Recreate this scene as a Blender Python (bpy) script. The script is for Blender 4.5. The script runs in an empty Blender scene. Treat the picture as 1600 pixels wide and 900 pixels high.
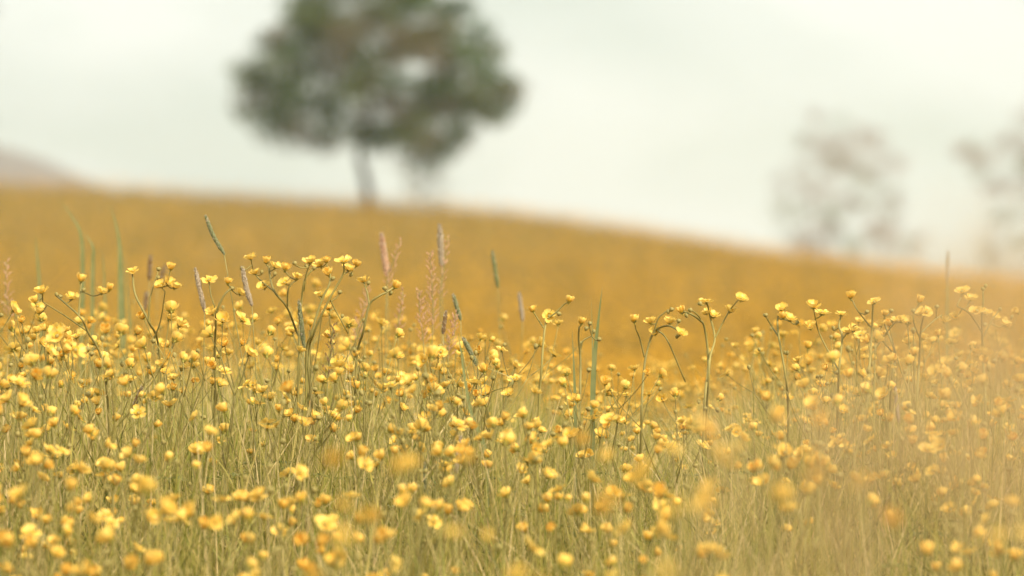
import bpy, math, random
import numpy as np
from mathutils import Vector, Matrix, Quaternion

R = math.radians
sc = bpy.context.scene
col = sc.collection

# ------------------------------------------------------------------ camera
CAM = Vector((0, 0, 0.5))
FPX = 6000.0                       # focal length in pixels of a 1600 px wide frame
PITCH = 50 / 6000.0
FOCUS = 5.5
cd = bpy.data.cameras.new('camera')
cd.lens = 135; cd.sensor_width = 36; cd.sensor_fit = 'HORIZONTAL'
cd.clip_start = 0.05; cd.clip_end = 20000
cd.dof.use_dof = True; cd.dof.focus_distance = FOCUS; cd.dof.aperture_fstop = 3.9
cam = bpy.data.objects.new('camera', cd); col.objects.link(cam)
cam.location = CAM; cam.rotation_euler = (math.pi / 2 + PITCH, 0, 0)
sc.camera = cam

# ------------------------------------------------------------------ world, sun, exposure
SUN_EL, SUN_AZ = R(46), R(140)     # hazy sun to the right of the camera (azimuth from +Y towards +X)
w = bpy.data.worlds.new('World'); sc.world = w; w.use_nodes = True
nt = w.node_tree; nt.nodes.clear()
def N(t, tree, **k):
    n = tree.nodes.new(t)
    for a, v in k.items(): setattr(n, a, v)
    return n
out = N('ShaderNodeOutputWorld', nt); bg = N('ShaderNodeBackground', nt)
sky = N('ShaderNodeTexSky', nt, sky_type='NISHITA', sun_disc=False, sun_elevation=SUN_EL, sun_rotation=SUN_AZ)
tc = N('ShaderNodeTexCoord', nt); mp = N('ShaderNodeMapping', nt)
mp.inputs['Scale'].default_value = (1, 1, 2.3); mp.inputs['Location'].default_value = (0.43, 0.1, 0.2)
nz = N('ShaderNodeTexNoise', nt); nz.inputs['Scale'].default_value = 10; nz.inputs['Detail'].default_value = 3
nz.inputs['Roughness'].default_value = 0.45; nz.inputs['Distortion'].default_value = 0.4
rp = N('ShaderNodeValToRGB', nt)
rp.color_ramp.elements[0].position = 0.36; rp.color_ramp.elements[0].color = (0.74, 0.80, 0.72, 1)
rp.color_ramp.elements[1].position = 0.62; rp.color_ramp.elements[1].color = (1.02, 1.03, 0.96, 1)
sca = N('ShaderNodeMix', nt, data_type='RGBA', blend_type='MULTIPLY'); sca.inputs[0].default_value = 1
sca.inputs[7].default_value = (6.9, 6.9, 6.9, 1)
mx = N('ShaderNodeMix', nt, data_type='RGBA'); mx.inputs[0].default_value = 0.94
L = nt.links.new
L(tc.outputs['Generated'], mp.inputs[0]); L(mp.outputs[0], nz.inputs['Vector']); L(nz.outputs[0], rp.inputs[0])
L(rp.outputs[0], sca.inputs[6]); L(sky.outputs[0], mx.inputs[6]); L(sca.outputs[2], mx.inputs[7])
L(mx.outputs[2], bg.inputs[0]); bg.inputs[1].default_value = 0.1; L(bg.outputs[0], out.inputs[0])

sd = bpy.data.lights.new('sun', 'SUN'); sd.energy = 3.6; sd.angle = R(7); sd.color = (1, 0.89, 0.70)
sun = bpy.data.objects.new('sun', sd); col.objects.link(sun)
sdir = Vector((math.sin(SUN_AZ) * math.cos(SUN_EL), math.cos(SUN_AZ) * math.cos(SUN_EL), math.sin(SUN_EL)))
sun.rotation_euler = sdir.to_track_quat('Z', 'Y').to_euler(); sun.location = (20, 20, 40)

vs = sc.view_settings
vs.view_transform = 'Standard'; vs.look = 'None'; vs.exposure = 0.68; vs.gamma = 1; vs.use_curve_mapping = False
cy = sc.cycles
cy.max_bounces = 8; cy.diffuse_bounces = 4; cy.transmission_bounces = 5; cy.glossy_bounces = 2; cy.volume_bounces = 1
cy.use_denoising = True
cy.use_adaptive_sampling = True; cy.adaptive_threshold = 0.02
cy.sample_clamp_indirect = 6

rng = np.random.default_rng(7)
rnd = random.Random(11)

# ------------------------------------------------------------------ helpers
def at(px, py, d):
    """the point seen at photo pixel (px, py) at distance d ahead of the camera"""
    v = Vector(((px - 800) / FPX, 1, (450 - py) / FPX))
    v = Matrix.Rotation(PITCH, 3, 'X') @ v
    return CAM + v * (d / v.y)

def pix(p):
    v = Matrix.Rotation(-PITCH, 3, 'X') @ (Vector(p) - CAM)
    return 800 + FPX * v.x / v.y, 450 - FPX * v.z / v.y

CRX = np.array([-3000, -400, 0, 120, 250, 400, 580, 700, 800, 900, 1000, 1100, 1200, 1300, 1400, 1500, 1600, 2000, 4600])
CRY = np.array([330, 296, 299, 302, 308, 318, 328, 334, 343, 356, 371, 388, 405, 421, 436, 450, 464, 510, 600])
CREST = 110.0
def ground_z(x, y):
    x = np.asarray(x, float); y = np.asarray(y, float)
    near = np.interp(y, [-400, -20, -3, 5.5, 5.7, 5.9, 6.15, 6.45, 6.8, 10, 12, 14],
                     [-5, -4.5, -2.0, 0.0, 0.04, 0.07, 0.085, 0.08, 0.05, -0.245, -0.31, -0.32])
    near = near + 0.012 * np.sin(x * 2.1 + y * 0.9) * np.clip(y / 3, 0, 1)
    px = 800 + x / CREST * FPX
    # soften the profile so the ridge runs on smoothly
    zc = CAM.z + (500 - np.interp(px, CRX, CRY)) / FPX * CREST
    s = np.clip((y - 14) / (CREST - 14), 0, 1)
    sm = s ** 1.55
    far = -0.32 + (zc + 0.32) * sm + 0.05 * np.sin(x * 0.5 + y * 0.13) * s * (1 - s)
    far = np.where(y > CREST, np.maximum(zc - 0.0011 * (y - CREST) ** 2, np.minimum(zc - 0.02 * (y - CREST), zc)), far)
    far = np.where(y > CREST + 60, np.maximum(zc - 1.2 - 0.03 * (y - CREST - 60), -4), far)
    return np.where(y < 14, near, far)
def gz(x, y): return float(ground_z(x, y))

def mesh_from(name, V, F, mats=None, mi=None, smooth=True):
    me = bpy.data.meshes.new(name)
    me.from_pydata(V, [], F)
    for m in (mats or []): me.materials.append(m)
    if mi is not None: me.polygons.foreach_set('material_index', mi)
    if smooth: me.polygons.foreach_set('use_smooth', [True] * len(me.polygons))
    me.update()
    return me

def mesh_np(name, V, F, mats, colr=None, mi=None, smooth=False):
    """V (n,3), F (m,k) with a fixed k"""
    me = bpy.data.meshes.new(name)
    n, m, k = len(V), len(F), F.shape[1]
    me.vertices.add(n); me.vertices.foreach_set('co', np.ascontiguousarray(V, dtype=np.float32).ravel())
    me.loops.add(m * k); me.loops.foreach_set('vertex_index', np.ascontiguousarray(F, dtype=np.int32).ravel())
    me.polygons.add(m); me.polygons.foreach_set('loop_start', np.arange(0, m * k, k, dtype=np.int32))
    me.polygons.foreach_set('loop_total', np.full(m, k, dtype=np.int32))
    for q in mats: me.materials.append(q)
    if mi is not None: me.polygons.foreach_set('material_index', np.ascontiguousarray(mi, dtype=np.int32))
    if smooth: me.polygons.foreach_set('use_smooth', np.ones(m, dtype=bool))
    if colr is not None:
        a = me.attributes.new('tint', 'FLOAT_COLOR', 'POINT')
        c4 = np.ones((n, 4), dtype=np.float32); c4[:, :3] = colr
        a.data.foreach_set('color', c4.ravel())
    me.update(calc_edges=True); me.validate()
    return me

class MB:
    def __init__(s): s.V = []; s.F = []; s.M = []
    def add(s, V, F, mi=0, M=None):
        b = len(s.V)
        s.V += [tuple(M @ Vector(v)) for v in V] if M is not None else [tuple(v) for v in V]
        s.F += [tuple(i + b for i in f) for f in F]; s.M += [mi] * len(F)
    def merge(s, o, M, off=0):
        b = len(s.V)
        s.V += [tuple(M @ Vector(v)) for v in o.V]; s.F += [tuple(i + b for i in f) for f in o.F]
        s.M += [m + off for m in o.M]
    def tube(s, pts, radii, n=5, mi=0, cap=True):
        pts = [Vector(p) for p in pts]; b = len(s.V); prev = None
        for i, p in enumerate(pts):
            t = (pts[min(i + 1, len(pts) - 1)] - pts[max(i - 1, 0)])
            t = t.normalized() if t.length > 1e-9 else Vector((0, 0, 1))
            u = (prev - t * prev.dot(t)) if prev is not None else t.orthogonal()
            if u.length < 1e-6: u = t.orthogonal()
            u.normalize(); prev = u; v = t.cross(u)
            for k in range(n):
                a = 2 * math.pi * k / n
                s.V.append(tuple(p + (u * math.cos(a) + v * math.sin(a)) * radii[i]))
        for i in range(len(pts) - 1):
            for k in range(n):
                k2 = (k + 1) % n
                s.F.append((b + i * n + k, b + i * n + k2, b + (i + 1) * n + k2, b + (i + 1) * n + k)); s.M.append(mi)
        if cap:
            s.F.append(tuple(b + (len(pts) - 1) * n + k for k in range(n))); s.M.append(mi)
    def mesh(s, name, mats, smooth=True): return mesh_from(name, s.V, s.F, mats, s.M, smooth)

def obj(name, me, parent=None, M=None, **props):
    o = bpy.data.objects.new(name, me); col.objects.link(o)
    if parent is not None: o.parent = parent
    if M is not None: o.matrix_basis = M
    for k, v in props.items(): o[k] = v
    return o

def curve(pts, n=6):
    """Catmull-Rom through the points"""
    pts = [Vector(p) for p in pts]
    if len(pts) < 3: return [pts[0].lerp(pts[-1], i / 3) for i in range(4)]
    P = [pts[0] * 2 - pts[1]] + pts + [pts[-1] * 2 - pts[-2]]; o = []
    for i in range(1, len(P) - 2):
        p0, p1, p2, p3 = P[i - 1:i + 3]
        for j in range(n):
            t = j / n
            o.append(0.5 * ((2 * p1) + (p2 - p0) * t + (2 * p0 - 5 * p1 + 4 * p2 - p3) * t * t + (3 * p1 - p0 - 3 * p2 + p3) * t ** 3))
    return o + [pts[-1]]

# ------------------------------------------------------------------ materials
def plant_mat(name, c1, c2, rough=0.55, trans=0.35, scale=60, attr=False, spec=0.3, tcol=None, obj_var=0.0):
    m = bpy.data.materials.new(name); m.use_nodes = True; t = m.node_tree; t.nodes.clear()
    o = N('ShaderNodeOutputMaterial', t); p = N('ShaderNodeBsdfPrincipled', t); tr = N('ShaderNodeBsdfTranslucent', t)
    ms = N('ShaderNodeMixShader', t); ms.inputs[0].default_value = trans
    p.inputs['Roughness'].default_value = rough; p.inputs['Specular IOR Level'].default_value = spec
    if attr:
        a = N('ShaderNodeAttribute', t, attribute_name='tint'); src = a.outputs['Color']
    else:
        g = N('ShaderNodeTexCoord', t); z = N('ShaderNodeTexNoise', t); z.inputs['Scale'].default_value = scale
        z.inputs['Detail'].default_value = 2
        r = N('ShaderNodeValToRGB', t)
        r.color_ramp.elements[0].position = 0.32; r.color_ramp.elements[0].color = (*c1, 1)
        r.color_ramp.elements[1].position = 0.68; r.color_ramp.elements[1].color = (*c2, 1)
        t.links.new(g.outputs['Object'], z.inputs['Vector']); t.links.new(z.outputs[0], r.inputs[0]); src = r.outputs[0]
    if obj_var:
        oi = N('ShaderNodeObjectInfo', t); hs = N('ShaderNodeHueSaturation', t); mr = N('ShaderNodeMapRange', t)
        mr.inputs[3].default_value = 1 - obj_var; mr.inputs[4].default_value = 1 + obj_var * 0.35
        t.links.new(oi.outputs['Random'], mr.inputs[0]); t.links.new(mr.outputs[0], hs.inputs['Value'])
        t.links.new(src, hs.inputs['Color']); src = hs.outputs[0]
    t.links.new(src, p.inputs['Base Color']); t.links.new(src, tr.inputs['Color'])
    t.links.new(p.outputs[0], ms.inputs[1]); t.links.new(tr.outputs[0], ms.inputs[2]); t.links.new(ms.outputs[0], o.inputs[0])
    return m

M_PETAL = plant_mat('buttercup petal', (0.95, 0.59, 0.09), (0.97, 0.72, 0.20), 0.38, 0.34, 90, obj_var=0.12)
M_STAMEN = plant_mat('stamens', (0.70, 0.42, 0.03), (0.85, 0.60, 0.08), 0.6, 0.2, 900)
M_SEPAL = plant_mat('sepals', (0.34, 0.33, 0.08), (0.52, 0.42, 0.08), 0.6, 0.3, 300)
M_STEM = plant_mat('buttercup stem', (0.26, 0.22, 0.06), (0.42, 0.35, 0.11), 0.55, 0.12, 25, obj_var=0.3)
M_BUD = plant_mat('bud', (0.30, 0.25, 0.07), (0.48, 0.39, 0.14), 0.6, 0.15, 250)
M_LEAF = plant_mat('buttercup leaf', (0.18, 0.20, 0.05), (0.28, 0.27, 0.08), 0.5, 0.35, 40)
M_GRASS = plant_mat('grass blades', None, None, 0.5, 0.42, attr=True)
M_FAR = plant_mat('far meadow plants', None, None, 0.6, 0.3, attr=True)
M_HEAD_G = plant_mat('green seed head', (0.11, 0.13, 0.05), (0.30, 0.30, 0.15), 0.75, 0.15, 500)
M_HEAD_M = plant_mat('mauve seed head', (0.24, 0.17, 0.10), (0.56, 0.46, 0.34), 0.75, 0.15, 600)
M_HEAD_B = plant_mat('brown seed head', (0.17, 0.10, 0.04), (0.30, 0.19, 0.09), 0.75, 0.15, 400)
M_HEAD_P = plant_mat('pink seed head', (0.55, 0.32, 0.20), (0.72, 0.48, 0.32), 0.75, 0.3, 400)
M_VEIL_PANICLE = plant_mat('veil panicle', (0.66, 0.50, 0.28), (0.82, 0.66, 0.40), 0.7, 0.45, 200)
M_AWN = plant_mat('seed head bristles', (0.50, 0.42, 0.30), (0.66, 0.57, 0.44), 0.7, 0.3, 400)
M_GSTEM = plant_mat('grass stalk', (0.28, 0.27, 0.10), (0.44, 0.38, 0.16), 0.55, 0.15, 30)
M_BLADE = plant_mat('broad grass blade', (0.17, 0.20, 0.07), (0.28, 0.28, 0.11), 0.55, 0.3, 30)
M_BARK = plant_mat('tree bark', (0.035, 0.028, 0.02), (0.07, 0.055, 0.04), 0.85, 0.0, 6)
M_TREELEAF = plant_mat('tree leaves', None, None, 0.75, 0.3, attr=True, spec=0.12)

# ------------------------------------------------------------------ ground, hills
gm = bpy.data.materials.new('meadow ground'); gm.use_nodes = True; t = gm.node_tree; p = t.nodes['Principled BSDF']
g = N('ShaderNodeTexCoord', t); z1 = N('ShaderNodeTexNoise', t); z1.inputs['Scale'].default_value = 0.35; z1.inputs['Detail'].default_value = 8
z1.inputs['Roughness'].default_value = 0.7
r1 = N('ShaderNodeValToRGB', t)
r1.color_ramp.elements[0].position = 0.3; r1.color_ramp.elements[0].color = (0.20, 0.135, 0.03, 1)
r1.color_ramp.elements[1].position = 0.7; r1.color_ramp.elements[1].color = (0.32, 0.205, 0.045, 1)
t.links.new(g.outputs['Object'], z1.inputs['Vector']); t.links.new(z1.outputs[0], r1.inputs[0]); t.links.new(r1.outputs[0], p.inputs['Base Color'])
p.inputs['Roughness'].default_value = 0.95; p.inputs['Specular IOR Level'].default_value = 0.1
bp = N('ShaderNodeBump', t); bp.inputs['Strength'].default_value = 0.5; bp.inputs['Distance'].default_value = 0.05
z2 = N('ShaderNodeTexNoise', t); z2.inputs['Scale'].default_value = 20
t.links.new(g.outputs['Object'], z2.inputs['Vector']); t.links.new(z2.outputs[0], bp.inputs['Height']); t.links.new(bp.outputs[0], p.inputs['Normal'])

rows = np.concatenate([-np.geomspace(400, 2, 10), np.linspace(-1, 14, 61), np.geomspace(14.6, CREST, 46),
                       np.linspace(CREST + 2, CREST + 70, 26), np.geomspace(CREST + 80, 4000, 18)])
us = np.linspace(-1, 1, 121); us = np.sign(us) * np.abs(us) ** 2.2
X = us[None, :] * (30 + 0.9 * np.abs(rows))[:, None]; Y = np.repeat(rows[:, None], len(us), 1); Z = ground_z(X, Y)
V = np.stack([X, Y, Z], -1).reshape(-1, 3); nr, nc = X.shape
i = np.arange(nr - 1)[:, None] * nc + np.arange(nc - 1)[None, :]
F = np.stack([i, i + 1, i + nc + 1, i + nc], -1).reshape(-1, 4)
obj('ground', mesh_np('ground', V, F, [gm], smooth=True), kind='structure')

hm = plant_mat('far hill', (0.09, 0.06, 0.055), (0.15, 0.10, 0.09), 0.9, 0, 0.01)
HX = [-2600, -900, -420, -160, -40, 40, 90, 150, 200, 260, 420, 700]
HY = [330, 250, 190, 205, 222, 228, 250, 282, 306, 330, 372, 440]
HD = 900.0
xs = np.linspace(-2400, 640, 90); V = []; F = []
for x in xs:
    py = np.interp(x, HX, HY) + 2.5 * math.sin(x * 0.05) + 1.5 * math.sin(x * 0.13 + 1)
    q = at(x, py, HD); wx = q.x
    for k in range(8):
        a = k / 7; yy = HD - 260 + 560 * a
        prof = math.sin(math.pi * min(1, a / 0.93)) if a < 0.93 else 0
        V.append((wx, yy, -8 + (q.z + 8) * max(0, prof) ** 0.8 + (math.sin(wx * 0.04 + k) * 1.0 if 0 < k < 7 else 0)))
for a in range(len(xs) - 1):
    for k in range(7): F.append((a * 8 + k, a * 8 + 8 + k, a * 8 + 9 + k, a * 8 + 1 + k))
obj('hills', mesh_from('hills', V, F, [hm]), kind='structure')

# ------------------------------------------------------------------ trees
def point_in(poly, x, y):
    c = False; j = len(poly) - 1
    for i in range(len(poly)):
        xi, yi = poly[i]; xj, yj = poly[j]
        if (yi > y) != (yj > y) and x < (xj - xi) * (y - yi) / (yj - yi) + xi: c = not c
        j = i
    return c

def tree(label, base_px, d, outline, forks, n_clump, per, leaf, tints, gaps=(), trunk_r=0.13, depth=0.75, seed=1, crad=(0.45, 0.8), group=None, zbase=None):
    """forks: trunk polyline in photo pixels; outline: crown silhouette in photo pixels, both at the tree's own distance"""
    rr = random.Random(seed); rg = np.random.default_rng(seed)
    b = at(base_px, 400, d); bz = gz(b.x, d) - 0.05
    root = obj('tree', None, M=Matrix.Translation((b.x, d, bz)), label=label, category='tree')
    if group: root['group'] = group
    O = Vector((b.x, d, bz))
    tp = [Vector((0, 0, 0))] + [at(x, y, d) - O for x, y in forks]
    mb = MB(); cp = curve(tp, 5); n = len(cp)
    mb.tube(cp, [trunk_r * (1.5 - 0.5 * min(1, i / 3)) * (1 - 0.45 * i / n) for i in range(n)], 10)
    xs = [q[0] for q in outline]; ys = [q[1] for q in outline]
    cx, cy_ = (min(xs) + max(xs)) / 2, (min(ys) + max(ys)) / 2; hw, hh = (max(xs) - min(xs)) / 2, (max(ys) - min(ys)) / 2
    W = hw / FPX * d
    cl = []; tries = 0; seen = []
    while len(cl) < n_clump and tries < 20000:
        tries += 1
        cand = [(rr.uniform(min(xs), max(xs)), rr.uniform(min(ys), max(ys))) for _ in range(5)]
        cand = [q for q in cand if point_in(outline, *q) and not any((q[0] - gx) ** 2 + (q[1] - gy) ** 2 < gr * gr for gx, gy, gr in gaps)]
        if not cand: continue
        x, y = max(cand, key=lambda q: min([(q[0] - u) ** 2 + (q[1] - v) ** 2 for u, v in seen] or [0]))
        if not point_in(outline, x, y): continue
        if any((x - gx) ** 2 + (y - gy) ** 2 < gr * gr for gx, gy, gr in gaps): continue
        e = 1 - ((x - cx) / hw) ** 2 * 0.7 - ((y - cy_) / hh) ** 2 * 0.7
        dy = rr.uniform(-1, 1) * W * depth * math.sqrt(max(0.02, e))
        c = at(x, y, d) - O; c.y = dy
        if any((c - k).length < crad[0] * 0.7 for k in cl): continue
        cl.append(c); seen.append((x, y))
    # limbs: the main ones from the trunk head, the rest off the nearest thicker limb
    nodes = [(tp[-1], trunk_r * 0.6), (tp[-2].lerp(tp[-1], 0.6), trunk_r * 0.6)]
    for c in sorted(cl, key=lambda c: (c - tp[-1]).length):
        best = min(nodes, key=lambda q: (q[0] - c).length + 0.25 * (q[0] - tp[-1]).length + (2 if q[0].z > c.z + 0.4 else 0))
        a, ra = best; r0 = max(0.02, ra * 0.72)
        mid = a.lerp(c, 0.5) + Vector((rr.uniform(-.15, .15), rr.uniform(-.15, .15), rr.uniform(-0.05, .25)))
        pts = curve([a, mid, c], 4)
        mb.tube(pts, [r0 * (1 - 0.6 * i / len(pts)) for i in range(len(pts))], 6)
        nodes += [(mid, r0 * 0.8), (c, r0 * 0.45)]
        for k in range(4):      # twigs
            tw = crad[1] / .8
            e = c + Vector((rr.gauss(0, 1), rr.gauss(0, 1), rr.gauss(0.3, 1))).normalized() * crad[1] * rr.uniform(.6, 1.1)
            mb.tube([c, c.lerp(e, .5) + Vector((0, 0, .06)), e], [0.016 * tw, 0.011 * tw, 0.005 * tw], 4)
    obj('trunk', mb.mesh('trunk', [M_BARK]), root)
    # leaves: small bent two-quad blades in loose clumps
    Vs = []; Cs = []
    for c in cl:
        m = int(per * rr.uniform(.6, 1.3)); rad = rr.uniform(*crad)
        q = rg.normal(size=(m, 3)); q /= np.linalg.norm(q, axis=1)[:, None]
        q *= (rg.random(m) ** 0.5)[:, None] * rad * np.array([1.15, 1.15, 0.8])
        cen = q + np.array(c)
        tint = np.array(tints[rr.randrange(len(tints))]) * rg.uniform(0.75, 1.25, (m, 1)) + rg.normal(0, 0.006, (m, 3))
        a = rg.normal(size=(m, 3)); a /= np.linalg.norm(a, axis=1)[:, None]
        bb = np.cross(a, rg.normal(size=(m, 3))); bb /= np.linalg.norm(bb, axis=1)[:, None]
        nn = np.cross(a, bb); s = leaf * rg.uniform(0.6, 1.2, (m, 1))
        P = np.stack([cen - a * s * .6, cen + bb * s * .38 + nn * s * .08, cen + a * s * .6, cen - bb * s * .38 + nn * s * .08], 1)
        Vs.append(P.reshape(-1, 3)); Cs.append(np.repeat(np.clip(tint, .01, 1), 4, 0))
    V = np.concatenate(Vs); C = np.concatenate(Cs); F = np.arange(len(V)).reshape(-1, 4)
    F = np.concatenate([F[:, [0, 1, 2]], F[:, [0, 2, 3]]])
    obj('crown', mesh_np('crown', V, F, [M_TREELEAF], C), root)
    return root

tree('broad round green tree standing alone on the crest of the yellow hill', 578, 109.5,
     [(440, 10), (470, -30), (520, -50), (600, -55), (670, -35), (720, 10), (760, 55), (785, 100), (812, 150), (790, 185), (745, 212),
      (700, 236), (655, 268), (625, 232), (560, 222), (505, 226), (440, 212), (390, 195), (378, 145), (390, 95), (425, 60)],
     [(575, 300), (567, 262), (562, 236), (580, 160)], 190, 150, 0.13,
     [(.052, .105, .012), (.065, .120, .014), (.09, .120, .016), (.15, .11, .038), (.045, .088, .012)],
     gaps=[(488, 184, 26), (548, 170, 24), (632, 113, 17), (597, 183, 18), (738, 192, 15), (692, 180, 12), (565, 42, 13), (470, 75, 14), (440, 25, 22), (612, 240, 20)],
     trunk_r=0.16, seed=6, crad=(0.40, 0.68))
tree('pale thin-leaved tree rising behind the falling shoulder of the hill', 1300, 380,
     [(1196, 255), (1240, 290), (1250, 190), (1300, 175), (1370, 200), (1395, 250), (1425, 330), (1445, 385), (1400, 430), (1320, 420), (1250, 410), (1215, 330)],
     [(1300, 440), (1298, 390), (1305, 350)], 80, 70, 0.29,
     [(.30, .17, .10), (.20, .21, .08), (.30, .17, .11)], gaps=[(1345, 300, 14), (1330, 350, 14), (1230, 240, 24)], trunk_r=0.16, seed=9, crad=(0.9, 1.7))
tree('hazy reddish tree farthest down the slope of the hill', 1640, 400,
     [(1485, 205), (1505, 240), (1545, 200), (1590, 165), (1700, 150), (1780, 210), (1800, 320), (1740, 450), (1620, 470), (1530, 450), (1550, 350), (1530, 290), (1505, 265)],
     [(1640, 440), (1635, 380), (1625, 330)], 105, 80, 0.30,
     [(.30, .16, .10), (.22, .21, .09), (.30, .17, .11)], gaps=[(1560, 320, 18), (1540, 370, 16)], trunk_r=0.18, seed=12, crad=(1.0, 1.8))
tree('small pale sapling just beyond the lone round tree', 655, 160,
     [(628, 250), (660, 238), (690, 255), (700, 290), (680, 325), (645, 325), (630, 290)],
     [(656, 318), (657, 295), (655, 270)], 14, 22, 0.11, [(.20, .19, .09), (.18, .16, .08)], trunk_r=0.05, seed=21, crad=(0.35, 0.6))
tree('leafy tree at the foot of the grey far hill, only branch ends showing', -110, 150,
     [(10, 36), (-20, 10), (-120, -40), (-220, 20), (-250, 160), (-180, 270), (-40, 285), (4, 268), (-40, 200), (-30, 60)],
     [(-108, 290), (-112, 250), (-110, 190)], 50, 70, 0.14, [(.10, .09, .05), (.09, .10, .04)], trunk_r=0.15, seed=31, crad=(0.5, 0.9))

# ------------------------------------------------------------------ buttercup pieces
def petal_geo(cup):
    V = []; F = []; ts = [0, .25, .5, .75, .92, 1.0]; ws = [.10, .52, .86, 1.0, .78, .40]; nc = 4
    Lp, W = 0.0125, 0.0062
    ang = 0; x = z = 0; pt = 0
    for k, tt in enumerate(ts):
        ds = (tt - pt) * Lp; pt = tt
        ang = cup * (tt - 0.35) if k else -cup * .35
        x += ds * math.cos(ang); z += ds * math.sin(ang)
        for j in range(nc + 1):
            u = j / nc * 2 - 1
            xx = x - (0.0009 * abs(u) ** 2 if k == len(ts) - 1 else 0)
            V.append((xx, u * W * ws[k], z + (u * u) * 0.0024 * ws[k] * (0.4 + cup)))
    for k in range(len(ts) - 1):
        for j in range(nc):
            a = k * (nc + 1) + j; F.append((a, a + 1, a + nc + 2, a + nc + 1))
    return V, F
PETAL_GEO = {'cup': petal_geo(1.1), 'half': petal_geo(0.7), 'open': petal_geo(0.35)}
PETAL_ME = {k: mesh_from('petal', *v, [M_PETAL]) for k, v in PETAL_GEO.items()}
OPEN = {'cup': (60, 42), 'half': (38, 24), 'open': (18, 6)}

def heart_geo(kind):
    mb = MB()
    prof = [(0.0026, 0), (0.0029, .0012), (0.0022, .0028), (0.0009, .0036)]
    for i, (r, z) in enumerate(prof):
        for k in range(7):
            a = 2 * math.pi * k / 7; mb.V.append((r * math.cos(a), r * math.sin(a), z))
    for i in range(3):
        for k in range(7):
            mb.F.append((i * 7 + k, i * 7 + (k + 1) % 7, i * 7 + 7 + (k + 1) % 7, i * 7 + 7 + k)); mb.M.append(1)
    mb.F.append(tuple(range(21, 28))); mb.M.append(1)
    for k in range(18):       # stamens
        a = k * 2.4; rr_ = 0.0030 + 0.0012 * ((k * 7) % 5) / 5; h = 0.0035 + 0.0012 * ((k * 3) % 4) / 4
        c, s = math.cos(a), math.sin(a); q = 0.0005
        b = Vector((0.0024 * c, 0.0024 * s, 0.0006)); e = Vector((rr_ * 1.45 * c, rr_ * 1.45 * s, h)); sd_ = Vector((-s, c, 0)) * q
        mb.add([b - sd_, b + sd_, e + sd_ * 1.6, e - sd_ * 1.6], [(0, 1, 2, 3)], 0)
    up = R(OPEN[kind][0]) * .8 - .25
    for k in range(5):        # sepals below the petals
        Mx = Matrix.Rotation(k * 2 * math.pi / 5 + .6, 4, 'Z') @ Matrix.Rotation(-up, 4, 'Y')
        mb.add([(0, -.0012, -.0012), (0, .0012, -.0012), (.0035, .0019, -.0016), (.0035, -.0019, -.0016), (.0072, 0, -.0006)],
               [(0, 1, 2, 3), (3, 2, 4)], 2, Mx)
    mb.tube([(0, 0, -.004), (0, 0, 0.0005)], [0.0009, 0.0022], 6, 2)
    return mb
HEART_GEO = {k: heart_geo(k) for k in OPEN}
HEART_ME = {k: v.mesh('flower', [M_STAMEN, M_BUD, M_SEPAL]) for k, v in HEART_GEO.items()}

def petal_mats(kind, rr):
    hi, lo = OPEN[kind]; a0 = rr.uniform(0, 6.28); o = []
    for k in range(5):
        o.append(Matrix.Rotation(a0 + k * 2 * math.pi / 5 + rr.uniform(-.1, .1), 4, 'Z') @ Matrix.Translation((0.0016, 0, 0))
                 @ Matrix.Rotation(-R(rr.uniform(lo - 6, hi + 6)), 4, 'Y') @ Matrix.Rotation(rr.uniform(-.4, .4), 4, 'X')
                 @ Matrix.Diagonal((rr.uniform(.85, 1.15), rr.uniform(.8, 1.1), 1, 1)))
    return o
ARR = {k: [petal_mats(k, rnd) for _ in range(5)] for k in OPEN}      # petal arrangements to draw from

def full_flower(kind, arr):
    mb = MB(); mb.merge(HEART_GEO[kind], Matrix())
    for M_ in arr: mb.add(*PETAL_GEO[kind], 3, M_)
    return mb
FULL_GEO = {k: [full_flower(k, a) for a in ARR[k]] for k in OPEN}
FLMATS = [M_STAMEN, M_BUD, M_SEPAL, M_PETAL]
FULL_ME = {k: [g_.mesh('flower', FLMATS) for g_ in FULL_GEO[k]] for k in OPEN}

def bud_geo(seed):
    mb = MB(); prof = [(0.0008, -.002), (.0022, -.0003), (.0032, .002), (.0029, .0043), (.0014, .006)]
    if seed: prof = [(0.0008, -.002), (.0026, -.0004), (.0037, .0016), (.0033, .0038), (.0016, .0052)]
    for i, (r, z) in enumerate(prof):
        for k in range(7):
            a = 2 * math.pi * k / 7 + i * .45; q = r * (1 + (.22 if seed and (k + i) % 2 else 0)); mb.V.append((q * math.cos(a), q * math.sin(a), z))
    for i in range(4):
        for k in range(7):
            mb.F.append((i * 7 + k, i * 7 + (k + 1) % 7, i * 7 + 7 + (k + 1) % 7, i * 7 + 7 + k)); mb.M.append(0)
    mb.F.append(tuple(range(28, 35))); mb.M.append(0)
    return mb
BUD_GEO = {'bud': bud_geo(0), 'seed': bud_geo(1)}
BUD_ME = {k: v.mesh(n, [M_BUD]) for (k, v), n in zip(BUD_GEO.items(), ('bud', 'seed_cluster'))}

def leaf_geo():
    mb = MB()
    for a, l in ((-1.0, .030), (-.5, .042), (0, .05), (.5, .042), (1.0, .030)):
        Mx = Matrix.Rotation(a, 4, 'Z')
        mb.add([(0, -.0015, 0), (0, .0015, 0), (l * .5, .005, .004), (l * .5, -.005, .004), (l, 0, -.002), (l * .5, 0, .001)],
               [(0, 1, 2, 5), (0, 5, 3), (5, 2, 4), (3, 5, 4)], 0, Mx)
    mb.tube([(-.05, 0, -.03), (-.02, 0, -.005), (0, 0, 0)], [.0009, .0008, .0007], 4)
    return mb
LEAF_GEO = leaf_geo(); LEAF_ME = LEAF_GEO.mesh('leaf', [M_LEAF])

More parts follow.
